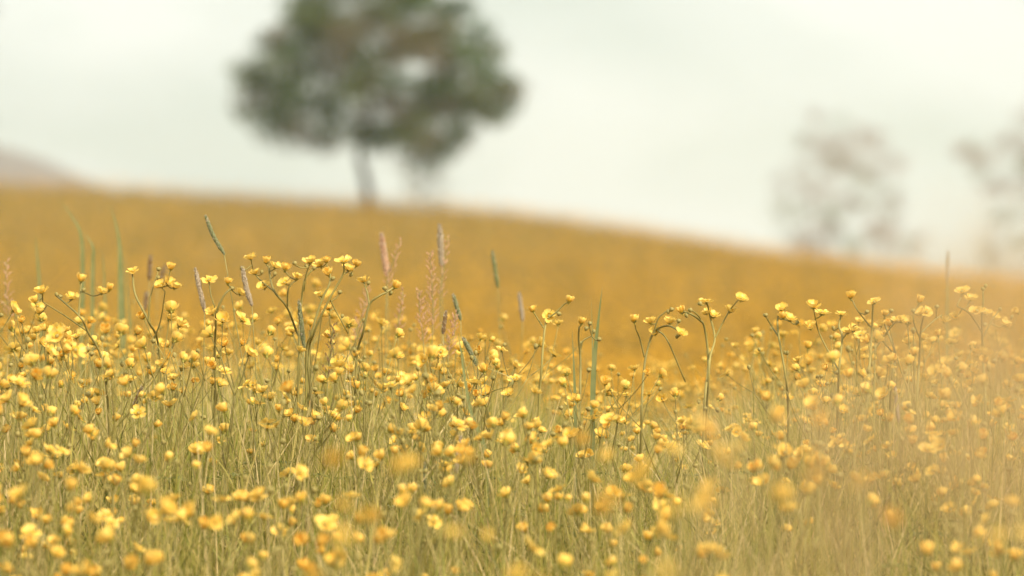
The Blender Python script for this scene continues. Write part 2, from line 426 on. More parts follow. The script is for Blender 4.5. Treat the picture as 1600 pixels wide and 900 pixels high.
def axis_mat(p, ax, scale=1, spin=0):
    return Matrix.Translation(p) @ Vector(ax).to_track_quat('Z', 'X').to_matrix().to_4x4() @ Matrix.Rotation(spin, 4, 'Z') @ Matrix.Scale(scale, 4)

class Plant:
    """stem tubes plus tips (kind, position, axis, scale) in local space"""
    def __init__(s): s.stem = MB(); s.tips = []; s.leaves = []

def grow(H, n_fl, n_bud, seed, spread=1.0, lean=0.05):
    rr = random.Random(seed); P = Plant()
    kinds = ['F'] * n_fl + ['B'] * n_bud; rr.shuffle(kinds)
    n = len(kinds); fh = H * rr.uniform(.48, .62)
    la = rr.uniform(0, 6.28); f0 = Vector((math.cos(la) * lean * H * 1.5, math.sin(la) * lean * H * 1.5, fh))
    pts = curve([(0, 0, 0), f0 * .5 + Vector((rr.uniform(-.012, .012), rr.uniform(-.012, .012), 0)), f0], 4)
    P.stem.tube(pts, [0.0020 - 0.0006 * i / len(pts) for i in range(len(pts))], 6)
    def branch(p, dirv, length, ks, r, lev):
        e = p + dirv * length; bend = Vector((dirv.x, dirv.y, 0)) * -.10 * length + Vector((0, 0, -.02 * length))
        mid = p.lerp(e, .5) - bend
        pts = curve([p, mid, e], 4)
        P.stem.tube(pts, [r * (1 - .25 * i / len(pts)) for i in range(len(pts))], 5)
        ax = (pts[-1] - pts[-2]).normalized()
        if len(ks) == 1:
            tilt = Vector((rr.gauss(0, .75), rr.gauss(0, .75), rr.uniform(.2, .9)))
            axf = (ax * .8 + tilt).normalized()
            if ks[0] == 'F':
                P.tips.append((rr.choices(['cup', 'half', 'open'], [.34, .42, .24])[0], e, axf, rr.uniform(.74, 1.02)))
            else:
                P.tips.append((rr.choice(['bud', 'seed']), e, ax, rr.uniform(.8, 1.1)))
            return
        k = 2 if len(ks) < 5 or rr.random() < .6 else 3
        parts = [ks[i::k] for i in range(k)]; a0 = rr.uniform(0, 6.28)
        for i, q in enumerate(parts):
            a = a0 + 2 * math.pi * i / k + rr.uniform(-.5, .5); tl = rr.uniform(.28, .62) * spread
            u = ax.orthogonal().normalized(); v = ax.cross(u)
            nd = (ax * math.cos(tl) + (u * math.cos(a) + v * math.sin(a)) * math.sin(tl) + Vector((0, 0, .18))).normalized()
            branch(e, nd, length * rr.uniform(.55, .95) * (1.0 if len(q) > 1 else .9), q, r * .74, lev + 1)
    d0 = (f0 - Vector((0, 0, 0))).normalized()
    k = 2 if n < 6 else 3; a0 = rr.uniform(0, 6.28)
    for i in range(k):
        q = kinds[i::k]
        a = a0 + 2 * math.pi * i / k + rr.uniform(-.4, .4); tl = rr.uniform(.15, .5) * spread
        nd = Vector((math.cos(a) * math.sin(tl), math.sin(a) * math.sin(tl), math.cos(tl))) + d0 * .3
        branch(f0, nd.normalized(), (H - fh) * rr.uniform(.45, .62) * (1 if len(q) > 1 else 1.3), q, .0013, 1)
    top = max(t_[1].z for t_ in P.tips); s = H / top
    P.stem.V = [(x, y, z_ * s) for x, y, z_ in P.stem.V]; P.tips = [(k_, Vector((e.x, e.y, e.z * s)), ax, c) for k_, e, ax, c in P.tips]
    for hgt in (.25, .42, .55):
        c = pts[min(len(pts) - 1, int(hgt * 1.6 * (len(pts) - 1)))]; c = Vector((c.x, c.y, c.z * s))
        a = rr.uniform(0, 6.28)
        P.leaves.append(Matrix.Translation(c + Vector((math.cos(a) * .05, math.sin(a) * .05, .03))) @ Matrix.Rotation(a, 4, 'Z'))
    return P

def link_plant(P, stem_me, M, label, group=None, fine=True, rr=rnd, name='buttercup'):
    root = obj(name, None, M=M, label=label, category='flower')
    if group: root['group'] = group
    obj('stem', stem_me, root)
    for kind, p, ax, s in P.tips:
        if kind in OPEN:
            j = rr.randrange(5); Mx = axis_mat(p, ax, s, rr.uniform(0, 6.28))
            if fine:
                f = obj('flower', HEART_ME[kind], root, Mx)
                for q in ARR[kind][j]: obj('petal', PETAL_ME[kind], f, q)
            else: obj('flower', FULL_ME[kind][j], root, Mx)
        else:
            obj('bud' if kind == 'bud' else 'seed_cluster', BUD_ME[kind], root, axis_mat(p, ax, s))
    for q in P.leaves: obj('leaf', LEAF_ME, root, q)
    return root

def whole_geo(P, rr=rnd):
    """the plant as one builder: slots 0 stem 1 bud 2 leaf 3.. flower"""
    mb = MB(); mb.merge(P.stem, Matrix())
    for kind, p, ax, s in P.tips:
        if kind in OPEN: mb.merge(FULL_GEO[kind][rr.randrange(5)], axis_mat(p, ax, s, rr.uniform(0, 6)), 3)
        else: mb.merge(BUD_GEO[kind], axis_mat(p, ax, s), 1)
    for q in P.leaves: mb.merge(LEAF_GEO, q, 2)
    return mb
WHOLE_MATS = [M_STEM, M_BUD, M_LEAF] + FLMATS

# ------------------------------------------------------------------ the buttercups that stand out along the top of the meadow
def hero(label, d, stems, tips, wob=1.0, seed=0):
    """stems: photo-pixel polylines, the first one runs on down to the ground; tips: (x, y, kind, tilt_x, tilt_towards_camera)"""
    rr = random.Random(seed + 100)
    def W(x, y): return at(x, y, d + .035 * wob * math.sin(x * .055 + y * .031 + seed))
    P = Plant()
    x0, y0 = stems[0][0]; p0 = W(x0, y0)
    bx = p0.x + (stems[0][0][0] - stems[0][1][0]) * .0012; by = d + rr.uniform(-.05, .05); base = Vector((bx, by, gz(bx, by) - .01))
    for i, s in enumerate(stems):
        pts = [W(x, y) - base for x, y in s]
        if i == 0: pts = [Vector((0, 0, 0)), pts[0] * .5 + Vector((rr.uniform(-.008, .008), 0, 0))] + pts
        c = curve(pts, 5); r0 = .0021 if i == 0 else .0013; r1 = .0013 if i == 0 else .0008
        P.stem.tube(c, [r0 + (r1 - r0) * k / len(c) for k in range(len(c))], 6)
    for (x, y, kind, tx, ty) in tips:
        p = W(x, y) - base; ax = Vector((tx, -ty, 1)).normalized()
        # short stalk to the nearest stem vertex
        q = min((Vector(v) for v in P.stem.V), key=lambda v: (v - p).length + (0 if v.z < p.z else (v.z - p.z)))
        foot = p - ax * .004
        if (q - foot).length > .003:
            c = curve([q, q.lerp(foot, .55) + Vector((0, 0, -.15 * abs(foot.x - q.x))), foot], 3)
            P.stem.tube(c, [.0009] * len(c), 5)
        P.tips.append((kind, p - ax * .003, ax, rr.uniform(.76, .98) if kind in OPEN else .88))
    for h_ in (.2, .3):
        a = rr.uniform(0, 6.28); P.leaves.append(Matrix.Translation((math.cos(a) * .05, math.sin(a) * .05, h_)) @ Matrix.Rotation(a, 4, 'Z'))
    me = P.stem.mesh('stem', [M_STEM])
    return link_plant(P, me, Matrix.Translation(base), label, rr=rr)

c_, h_, o_, b_, s_ = 'cup', 'half', 'open', 'bud', 'seed'
hero('low spreading buttercup leaning out in long bare forks below the bent grass blade', 5.45,
     [[(165, 590), (137, 518), (123, 493), (88, 462)], [(123, 493), (125, 465), (127, 443)], [(137, 518), (101, 493), (67, 472)]],
     [(127, 437, c_, .3, .1), (65, 455, h_, -.3, .3), (54, 470, c_, -.4, .2), (112, 464, h_, .2, .4), (61, 487, c_, 0, .1), (88, 459, b_, -.2, 0), (94, 462, s_, .1, 0), (131, 452, b_, .3, 0), (160, 455, h_, .3, .2), (172, 450, c_, .3, .1)], seed=1)
hero('buttercup with one lone flower on a bowed stalk beside a dark brown seed head', 5.5,
     [[(250, 560), (232, 502), (212, 462), (207, 430)], [(232, 502), (235, 465), (247, 424)], [(240, 530), (251, 501), (258, 455)]],
     [(207, 422, o_, 0, .5), (248, 419, s_, .1, 0), (251, 445, h_, -.4, .6), (264, 441, h_, .4, .4), (267, 418, c_, .2, .2), (274, 447, h_, .4, .2), (248, 433, b_, .4, 0)], seed=2)
hero('buttercup forking to a drooping bud between the two mauve seed heads', 5.5,
     [[(336, 560), (337, 509), (339, 486), (350, 462), (362, 450)], [(338, 487), (334, 475), (330, 463)]],
     [(363, 449, s_, .4, 0), (331, 488, h_, -.4, .5), (326, 436, o_, -.1, .5), (377, 457, h_, .5, .3), (356, 440, c_, .1, .2)], seed=3)
hero('tall many-flowered buttercup whose crowded top stands right of a mauve seed head', 5.5,
     [[(480, 560), (464, 520), (449, 481), (429, 456), (422, 432), (420, 416)], [(449, 481), (450, 455), (455, 444), (465, 437)], [(429, 456), (405, 436), (395, 422)]],
     [(416, 408, c_, -.1, .2), (391, 402, h_, -.3, .3), (398, 425, h_, -.4, .2), (431, 415, h_, .4, .2), (446, 419, c_, .3, .1), (465, 432, h_, .3, .2),
      (444, 440, o_, -.3, .7), (412, 447, h_, -.3, .5), (378, 418, s_, -.4, 0), (409, 424, b_, 0, 0), (430, 427, b_, .4, 0)], seed=4)
hero('slim buttercup whose flowers top a pale straight stalk with small side buds', 5.52,
     [[(467, 560), (470, 490), (475, 441), (488, 421)], [(475, 455), (478, 430), (484, 413)]],
     [(484, 407, h_, -.1, .3), (478, 415, b_, -.5, 0), (491, 418, b_, .4, 0), (460, 410, s_, -.4, 0)], seed=5)
hero('buttercup with a tight cluster of three flowers atop a dark green leaning stalk', 5.48,
     [[(478, 570), (487, 521), (503, 469), (516, 440), (514, 418)], [(503, 469), (498, 462), (501, 456)]],
     [(510, 407, c_, .1, .2), (500, 413, h_, -.4, .3), (513, 427, c_, -.2, .4), (521, 434, b_, .5, 0), (501, 459, h_, -.2, .3), (495, 413, s_, -.2, 0)], seed=6)
hero('buttercup spreading to the right with four flowers in a loose fan', 5.5,
     [[(482, 570), (490, 522), (515, 467), (536, 429), (537, 413)], [(536, 429), (545, 424)], [(515, 467), (519, 475), (544, 521)]],
     [(537, 406, o_, 0, .4), (545, 419, h_, .2, .4), (557, 413, c_, .4, .1), (549, 428, b_, .5, 0), (513, 481, c_, -.4, .4), (531, 455, s_, .2, 0), (535, 493, b_, .3, 0)], seed=7)
hero('buttercup with one flower held out on a long arm towards the pink seed heads', 5.5,
     [[(556, 580), (568, 517), (577, 477), (590, 464), (605, 456), (614, 450)], [(577, 477), (574, 458), (569, 444)]],
     [(618, 447, c_, .7, .2), (568, 438, h_, -.3, .1), (601, 449, s_, -.1, 0), (611, 457, b_, .5, .3), (576, 441, b_, .3, 0)], seed=8)
hero('buttercup bearing the wide open five-petalled flower that faces out of the meadow', 5.5,
     [[(842, 640), (846, 580), (849, 535), (853, 503), (857, 496)], [(850, 513), (842, 501), (835, 490)], [(857, 497), (870, 487), (880, 477), (886, 473)]],
     [(858, 493, o_, .05, 3.2), (832, 484, c_, -.4, .1), (890, 469, c_, .3, .1), (874, 489, s_, .4, .2)], wob=.4, seed=9)
hero('buttercup with a half-shut flower and crooked bare arm beside the upright grass blade', 5.5,
     [[(906, 640), (907, 564), (904, 530), (905, 511)], [(907, 546), (911, 533), (918, 528), (925, 525)]],
     [(909, 503, c_, .3, .1), (922, 504, s_, .3, 0), (937, 529, s_, .6, .3), (916, 512, b_, .3, 0), (928, 517, b_, .2, 0)], seed=10)
hero('stout pale-stalked buttercup arching over to the right with drooping flowers', 5.46,
     [[(1002, 680), (1003, 625), (1008, 564), (1019, 523), (1027, 514), (1045, 509), (1062, 518)], [(1022, 519), (1029, 497), (1045, 484)], [(1027, 516), (1043, 532), (1071, 597)], [(1007, 558), (1000, 530), (993, 513)]],
     [(991, 500, c_, -.1, .1), (1016, 502, h_, -.3, .1), (1023, 519, h_, -.2, .8), (1047, 502, h_, .1, .2), (1065, 520, h_, .5, .7), (1050, 482, s_, .3, 0), (1061, 500, s_, .3, 0), (1044, 486, b_, 0, 0), (1058, 525, b_, .3, .6)], seed=11)
hero('buttercup nodding to the left from a curved bare stalk in the gap of the meadow', 5.5,
     [[(1099, 690), (1102, 617), (1107, 567), (1101, 513), (1093, 500), (1080, 491), (1068, 487)], [(1095, 503), (1092, 494), (1080, 484)]],
     [(1064, 486, c_, -.5, .1), (1078, 483, s_, -.3, 0), (1072, 492, b_, -.4, .2)], seed=12)
hero('slender buttercup with a steep forked stem and one flower seen flat from its side', 5.52,
     [[(1103, 700), (1107, 590), (1110, 556), (1117, 529), (1110, 496), (1105, 474)], [(1117, 529), (1129, 505), (1141, 484), (1154, 468)]],
     [(1104, 469, o_, 0, -.05), (1103, 487, h_, -.4, .3), (1116, 492, h_, .3, .4), (1142, 484, h_, .3, .4), (1159, 466, h_, .4, .5), (1151, 460, b_, 0, 0), (1093, 473, s_, -.5, 0)], seed=13)
hero('buttercup with a stacked trio of flowers and one stray bud on a side arm', 5.5,
     [[(1232, 660), (1228, 592), (1217, 527), (1215, 498), (1220, 488)], [(1217, 527), (1206, 510), (1197, 495)]],
     [(1222, 481, h_, 0, .6), (1224, 494, c_, -.3, .3), (1235, 497, h_, .4, .4), (1196, 491, s_, -.2, 0), (1246, 503, b_, .4, 0)], seed=14)
hero('sparse buttercup with thin wiry stems and flowers strung out to one side', 5.48,
     [[(1308, 660), (1311, 580), (1316, 527), (1311, 510), (1314, 494)], [(1316, 530), (1330, 512), (1338, 508)], [(1311, 580), (1280, 520), (1272, 486)]],
     [(1315, 489, o_, .1, .3), (1325, 517, h_, 0, .4), (1334, 514, h_, .3, .3), (1271, 478, h_, 0, .4), (1285, 487, o_, .2, .4), (1302, 512, b_, -.2, 0), (1266, 510, h_, -.2, .4)], seed=15)
hero('buttercup reaching up with a single bell-shaped flower on its tallest arm', 5.52,
     [[(1390, 660), (1394, 590), (1399, 553), (1384, 511), (1382, 496)], [(1399, 556), (1360, 510), (1340, 485), (1332, 469)]],
     [(1329, 463, c_, -.1, .1), (1382, 490, c_, 0, .2), (1376, 506, h_, -.3, .4), (1393, 484, s_, .3, 0), (1355, 486, s_, .3, 0)], seed=16)
hero('buttercup with one flower tipped over flat on the end of a fine stalk', 5.46,
     [[(1352, 660), (1358, 580), (1362, 520), (1364, 475)], [(1358, 560), (1385, 520), (1402, 501)]],
     [(1365, 470, o_, -.5, .6), (1402, 499, o_, .2, .4), (1410, 500, h_, .4, .4), (1394, 500, b_, -.2, 0)], seed=17)
hero('buttercup with two broad flowers pressed together over a straight stalk', 5.5,
     [[(1430, 660), (1436, 570), (1438, 521), (1443, 494)], [(1438, 530), (1428, 505), (1427, 486)], [(1438, 521), (1460, 500), (1472, 492)]],
     [(1437, 488, h_, -.4, .5), (1448, 486, o_, .3, .9), (1437, 470, c_, .2, .2), (1427, 484, s_, -.1, 0), (1464, 478, s_, .2, 0), (1476, 500, h_, .2, .4)], seed=18)
hero('buttercup topped by a dark bare seed cluster high above its flowers', 5.5,
     [[(1540, 660), (1536, 560), (1534, 500), (1536, 478), (1536, 455)], [(1535, 520), (1515, 490), (1495, 478)], [(1535, 530), (1550, 500), (1562, 484)]],
     [(1536, 450, s_, -.1, 0), (1540, 446, b_, .2, 0), (1503, 454, o_, -.2, .6), (1516, 466, h_, 0, .4), (1526, 484, o_, -.2, .5), (1540, 487, h_, .3, .4), (1493, 494, h_, -.4, .5), (1563, 482, b_, .3, 0), (1571, 505, h_, .3, .4)], seed=19)

# ------------------------------------------------------------------ grass stalks with seed heads
def seed_head(top, bottom, d, width_px, mat, label, bow=0.0, group=None, stem_px=None, bristle=True, seed=0, shape=1.0):
    rr = random.Random(seed + 5)
    a, b = at(*bottom, d), at(*top, d)
    bx = a.x + (a.x - b.x) * .35 if stem_px is None else at(stem_px, 900, d).x
    base = Vector((bx, d + rr.uniform(-.05, .05), 0)); base.z = gz(base.x, base.y) - .01
    root = obj('seed_stalk', None, M=Matrix.Translation(base), label=label, category='grass stalk')
    if group: root['group'] = group
    A, B = a - base, b - base; side = (B - A).cross(Vector((0, 1, 0))).normalized()
    mid = A.lerp(B, .5) + side * bow
    st = curve([Vector((0, 0, 0)), A * .55 + Vector((rr.uniform(-.01, .01), .004, 0)), A + (mid - A) * .04], 6)
    mb = MB(); mb.tube(st, [.0012 - .0007 * i / len(st) for i in range(len(st))], 5); obj('stalk', mb.mesh('stalk', [M_GSTEM]), root)
    hb = MB(); hp = curve([A, mid, B], 9); n = len(hp); r = width_px / FPX * d / 2 * .82
    rad = [r * shape * min(1, .5 + 3.5 * i / n) * min(1, .3 + 3 * (n - 1 - i) / n) * rr.uniform(.88, 1.1) for i in range(n)]
    hb.tube(hp, rad, 9)
    k = 0
    if bristle:
        for i in range(n - 1):                           # spikelets and awns all round
            ax = (hp[i + 1] - hp[i]).normalized(); u = ax.orthogonal().normalized(); v = ax.cross(u)
            for j in range(13):
                an = rr.uniform(0, 6.28); o = (u * math.cos(an) + v * math.sin(an)); p = hp[i].lerp(hp[i + 1], rr.random()) + o * rad[i] * .85
                l = r * rr.uniform(.4, .75); sd_ = ax.cross(o) * r * .13
                hb.add([p - sd_, p + sd_, p + o * l * .7 + ax * l * .9], [(0, 1, 2)], 1 if rr.random() < .45 else 0)
                sp = r * .34
                hb.add([p - sd_ * 1.7, p + sd_ * 1.7, p + o * sp + ax * sp, p + ax * sp * 2.4], [(0, 1, 2), (2, 1, 3), (0, 2, 3)], 0 if rr.random() < .62 else 1)
    obj('seed_head', hb.mesh('seed_head', [mat, M_AWN], False), root)
    return root

seed_head((321, 337), (351, 398), 5.5, 8.0, M_HEAD_G, 'dark green bowed seed head arching highest over the meadow', bow=.0025, stem_px=440, seed=1)
seed_head((305, 420), (320, 487), 5.5, 9.5, M_HEAD_M, 'mauve grey seed head with frosted bristles, straight and tilted', seed=2, stem_px=330)
seed_head((379, 417), (394, 478), 5.5, 9.5, M_HEAD_M, 'mauve seed head close beside the crowded tall buttercup', bow=.002, seed=3, stem_px=402)
seed_head((467, 470), (475, 542), 5.48, 9, M_HEAD_G, 'dark green upright seed head under the leaning buttercup stalks', seed=4, stem_px=474)
seed_head((235, 399), (233, 438), 6.6, 8, M_HEAD_B, 'dark brown short seed head behind the lone flower on the bowed stalk', seed=5, stem_px=231)
seed_head((229, 457), (226, 486), 6.7, 8, M_HEAD_B, 'stubby brown seed head low behind the buttercups', seed=6, stem_px=224)
seed_head((258, 415), (246, 450), 6.9, 8, M_HEAD_B, 'faint brown seed head slanting behind the lone buttercup flower', seed=61, stem_px=236)
seed_head((596, 366), (605, 432), 6.3, 12, M_HEAD_P, 'thick rose pink seed head leaning over the buttercups', seed=7, stem_px=612)
seed_head((687, 351), (690, 416), 6.3, 11, M_HEAD_M, 'pale mauve seed head rising tallest out of the pink panicles', seed=8, stem_px=694)
seed_head((769, 392), (778, 450), 6.6, 8, M_BLADE, 'thin grey green seed head standing apart in the gap', seed=9, stem_px=786)
seed_head((811, 457), (817, 502), 6.5, 8, M_HEAD_M, 'small grey seed head left of the wide open buttercup', seed=10, stem_px=822)
seed_head((708, 460), (720, 500), 5.9, 8, M_HEAD_G, 'green seed head tilted left beside the pink panicles', seed=11, stem_px=734)
seed_head((697, 486), (692, 522), 5.7, 7.5, M_HEAD_B, 'narrow brown seed head at the foot of the pink panicles', seed=12, stem_px=690)
seed_head((724, 528), (746, 572), 5.7, 9, M_HEAD_G, 'dark green seed head slanting steeply through the flowers', seed=13, stem_px=775)
seed_head((222, 604), (207, 640), 5.4, 8, M_HEAD_B, 'brown seed head leaning right in the thick of the grass', seed=14, stem_px=190)
seed_head((720, 682), (712, 740), 5.1, 9, M_HEAD_M, 'greyish seed head sunk deep among the green grass', seed=15, stem_px=708)
seed_head((664, 722), (666, 790), 5.2, 8, M_HEAD_G, 'dull green seed head low among the grass stems', seed=16, stem_px=668)
seed_head((1482, 392), (1480, 446), 6.8, 4, M_HEAD_M, 'hair-thin grey seed head standing against the pale sky', seed=17, stem_px=1484)
seed_head((1398, 600), (1404, 660), 5.3, 7, M_HEAD_M, 'straw mauve seed head among thin buttercup stems', seed=18, stem_px=1408)

def panicle(top, bottom, d, spread_px, mat, label, n=26, seed=0, stem_px=None, group=None, size=1.0, r=.0009):
    rr = random.Random(seed + 50)
    a, b = at(*bottom, d), at(*top, d)
    bx = a.x if stem_px is None else at(stem_px, 900, d).x
    base = Vector((bx, d + rr.uniform(-.04, .04), 0)); base.z = gz(base.x, base.y) - .01
    root = obj('panicle_stalk', None, M=Matrix.Translation(base), label=label, category='grass stalk')
    if group: root['group'] = group
    A, B = a - base, b - base
    st = curve([Vector((0, 0, 0)), A * .5 + Vector((rr.uniform(-.012, .012), 0, 0)), A, A.lerp(B, .5) + Vector((rr.uniform(-.004, .004), 0, 0)), B], 6)
    mb = MB(); mb.tube(st, [r * (1.2 - .7 * i / len(st)) for i in range(len(st))], 5); obj('stalk', mb.mesh('stalk', [M_GSTEM]), root)
    pb = MB(); sp = spread_px / FPX * d / 2
    ax = (B - A)
    for i in range(n):
        f = (i + rr.random()) / n; p = A + ax * f; an = i * 2.4 + rr.uniform(-.3, .3)
        l = sp * (1 - .75 * f) * rr.uniform(.7, 1.2) + .004
        e = p + Vector((math.cos(an) * l, math.sin(an) * l, l * 1.1))
        pb.tube([p, p.lerp(e, .5) + Vector((0, 0, .1 * l)), e], [.00035, .0003, .00025], 3)
        for k in range(5):
            q = p.lerp(e, .25 + .75 * (k + rr.random()) / 7) ; w_ = .0010 * size * rr.uniform(.7, 1.3); hgt = w_ * 2.6
            o = Vector((rr.uniform(-1, 1), rr.uniform(-1, 1), 0)) * w_ * 1.2
            q = q + o
            pb.add([q + Vector((0, 0, -hgt * .4)), q + Vector((w_, 0, 0)), q + Vector((-w_ * .5, w_ * .87, 0)), q + Vector((-w_ * .5, -w_ * .87, 0)), q + Vector((w_ * .3, 0, hgt))],
                   [(0, 2, 1), (0, 3, 2), (0, 1, 3), (4, 1, 2), (4, 2, 3), (4, 3, 1)])
    obj('panicle', pb.mesh('panicle', [mat], False), root)
    return root

panicle((626, 376), (604, 455), 6.2, 18, M_HEAD_P, 'loose pink grass panicle leaning away from the thick rose seed head', 20, 1, 600)
panicle((672, 395), (676, 520), 6.0, 26, M_HEAD_P, 'tall rusty pink panicle crowded round its stalk', 40, 2, 678)
panicle((700, 370), (688, 470), 6.2, 18, M_HEAD_P, 'wispy pink panicle beside the pale mauve seed head', 20, 3, 682)
panicle((575, 452), (555, 540), 6.1, 30, M_HEAD_P, 'low pink panicle leaning right behind the fan of buttercups', 24, 4, 548)
panicle((655, 455), (662, 540), 5.9, 24, M_HEAD_P, 'short pinkish panicle left of the rusty pink one', 26, 5, 664)
panicle((630, 455), (622, 520), 6.1, 16, M_HEAD_P, 'faint pink panicle behind the outstretched buttercup flower', 16, 6, 620)
panicle((10, 410), (14, 500), 6.2, 22, M_HEAD_P, 'pale pink panicle beside the outermost buttercups', 22, 7, 16)
panicle((520, 510), (512, 600), 5.6, 22, M_HEAD_B, 'brownish panicle among the stems of the flower fan', 22, 8, 508)
panicle((712, 490), (700, 560), 5.8, 22, M_HEAD_P, 'dense dusty pink panicle low in the flowers', 24, 9, 698)

for k, (tx, ty, bx, by, dd, nn) in enumerate([(1290, 640, 1320, 1150, 1.35, 18), (1410, 450, 1400, 950, 1.3, 15), (1500, 400, 1490, 930, 1.2, 21),
                                              (1590, 400, 1570, 900, 1.25, 21), (1690, 390, 1670, 950, 1.2, 20), (1130, 640, 1160, 1150, 1.4, 12)]):  # stalks added close to the lens; their blur stands in for a pale veil
    panicle((tx, ty), (bx, by), dd, 330, M_VEIL_PANICLE, 'very tall pale straw-coloured panicle with loose hanging spikelets, added to veil the view', nn, 70 + k, bx, 'added veil panicles', size=2.0)

def blade(pts, d, wpx, label, mat=M_BLADE, group=None):
    P = [at(x, y, d) for x, y in pts]; base = Vector((P[0].x, d, gz(P[0].x, d) - .01))
    root_pts = [Vector((0, 0, 0)), (P[0] - base) * .6] + [p - base for p in P]
    c = curve(root_pts, 6); n = len(c); mb = MB(); wd = wpx / FPX * d / 2
    for i, p in enumerate(c):
        f = i / (n - 1); ww = wd * min(1, .5 + f) * (1 - max(0, (f - .45) / .55) ** 1.4) + .0002
        tw = Vector((math.cos(f * .8), math.sin(f * .8), 0)) * ww; mb.V += [tuple(p - tw), tuple(p + Vector((0, ww * .35, 0))), tuple(p + tw)]
    for i in range(n - 1):
        for k in (0, 1): mb.F.append((i * 3 + k, i * 3 + k + 1, i * 3 + 4 + k, i * 3 + 3 + k)); mb.M.append(0)
    o = obj('grass_blade', mb.mesh('grass_blade', [mat]), M=Matrix.Translation(base), label=label, category='grass blade')
    if group: o['group'] = group
    return o
blade([(66, 560), (62, 450), (58, 400), (55, 366)], 6.9, 6, 'grey green blade standing alone behind the outermost buttercups')
blade([(127, 560), (129, 440), (127, 370), (112, 338), (92, 312)], 6.9, 7, 'bent grass blade folding over to the left at its tip')
blade([(144, 560), (145, 420), (146, 390), (140, 375), (130, 362)], 6.8, 6, 'short kinked blade crossing the bent one')
blade([(166, 560), (163, 440), (160, 390)], 6.9, 5, 'thin straight blade between the bent blade and the broad one')
blade([(192, 570), (189, 450), (186, 375), (172, 318)], 6.9, 12, 'broad pale green blade, tallest of the upright ones')
blade([(206, 570), (200, 470), (194, 390)], 7.0, 5, 'narrow blade hugging the broad pale one')
blade([(926, 640), (929, 560), (935, 500), (941, 449)], 5.55, 9, 'upright sharp green blade beside the crooked buttercup arm')
blade([(925, 650), (926, 560), (924, 464)], 5.7, 4, 'hair-fine blade rising parallel to the upright sharp one')
blade([(899, 650), (897, 580), (894, 515)], 5.6, 6, 'dull green blade at the foot of the half-shut buttercup')
blade([(1481, 560), (1481, 450), (1478, 385)], 6.9, 4, 'single hair-thin blade crossing the hill edge into the sky')
blade([(760, 720), (735, 640), (722, 560), (716, 520)], 5.3, 7, 'pale blade leaning left through the middle of the flowers')
blade([(745, 640), (800, 600), (775, 580), (690, 555)], 5.4, 4, 'straw arching flat across the flowers', M_GSTEM)

# ------------------------------------------------------------------ the rest of the buttercups
TOPX = [-200, 0, 60, 200, 300, 360, 400, 560, 620, 700, 780, 850, 900, 1060, 1110, 1180, 1300, 1450, 1600, 1900]
TOPY = [445, 440, 455, 450, 465, 455, 428, 430, 470, 485, 485, 505, 560, 565, 545, 490, 480, 475, 475, 470]
def top_py(px): return float(np.interp(px, TOPX, TOPY))

COMBO = [(5, 1), (6, 2), (7, 2), (8, 3), (4, 1), (5, 3), (9, 2), (6, 0), (7, 4), (8, 1), (4, 3), (10, 3), (5, 0), (6, 4)]
NW = ['no', 'one', 'two', 'three', 'four', 'five', 'six', 'seven', 'eight', 'nine', 'ten']
VAR = []
for i, (f, b) in enumerate(COMBO):
    P = grow(.5, f, b, 40 + i * 3, spread=rnd.uniform(.8, 1.15)); me = P.stem.mesh('stem', [M_STEM])
    lab = 'buttercup with %s yellow flowers and %s on one forked stem among the grass' % (NW[f], 'no buds' if b == 0 else NW[b] + (' green bud' if b == 1 else ' green buds'))
    VAR.append((P, me, lab.replace(' on one forked stem among the grass', ' out in the open grass'), 'buttercups with %s flowers and %s bud%s' % (NW[f], NW[b], '' if b == 1 else 's')))

placed = []
REFS = []
for o in col.objects:
    if o.parent is None and o.get('category') in ('flower', 'grass stalk', 'grass blade'):
        REFS.append((o.location.x, o.location.y, o['label']))
CUT = {'beside', 'behind', 'between', 'below', 'towards', 'right', 'among', 'under', 'close', 'over', 'out', 'at', 'in', 'through', 'rising', 'leaning',
       'standing', 'and', 'with', 'on', 'that', 'whose', 'arching', 'to', 'left', 'low', 'across', 'left', 'crowded', 'folding', 'crossing', 'hugging', 'sunk', 'slanting', 'from', 'away', 'high'}
def short(lab):
    wd = lab.replace(',', '').split(); best = None
    for k in range(3, min(8, len(wd)) + 1):
        if (k == len(wd) or wd[k] in CUT) and wd[k - 1] not in CUT and wd[k - 1] not in ('a', 'the', 'its'): best = ' '.join(wd[:k])
    return best
REFS = [(x, y, short(l)) for x, y, l in REFS]
REFS = [r for r in REFS if r[2] and sum(q[2] == r[2] for q in REFS) == 1]
def neighbour(x, y, reach=.24):
    q = min(REFS, key=lambda r: (r[0] - x) ** 2 + (r[1] - y) ** 2)
    return q[2] if (q[0] - x) ** 2 + (q[1] - y) ** 2 < reach ** 2 else None
def try_place(y, x, rr, jitter=125, mind=.035):
    if any((x - a) ** 2 + (y - b) ** 2 < mind * mind for a, b in placed): return None
    z = gz(x, y); hmin, hmax = .24, .66
    px, _ = pix((x, y, z + .5))
    cap = top_py(px) + abs(rr.gauss(0, jitter)) * .8 + 6
    zt = at(px, cap, y).z; H = min(zt - z, rr.uniform(.46, .62))
    if H < hmin or H > hmax: return None
    placed.append((x, y)); return H

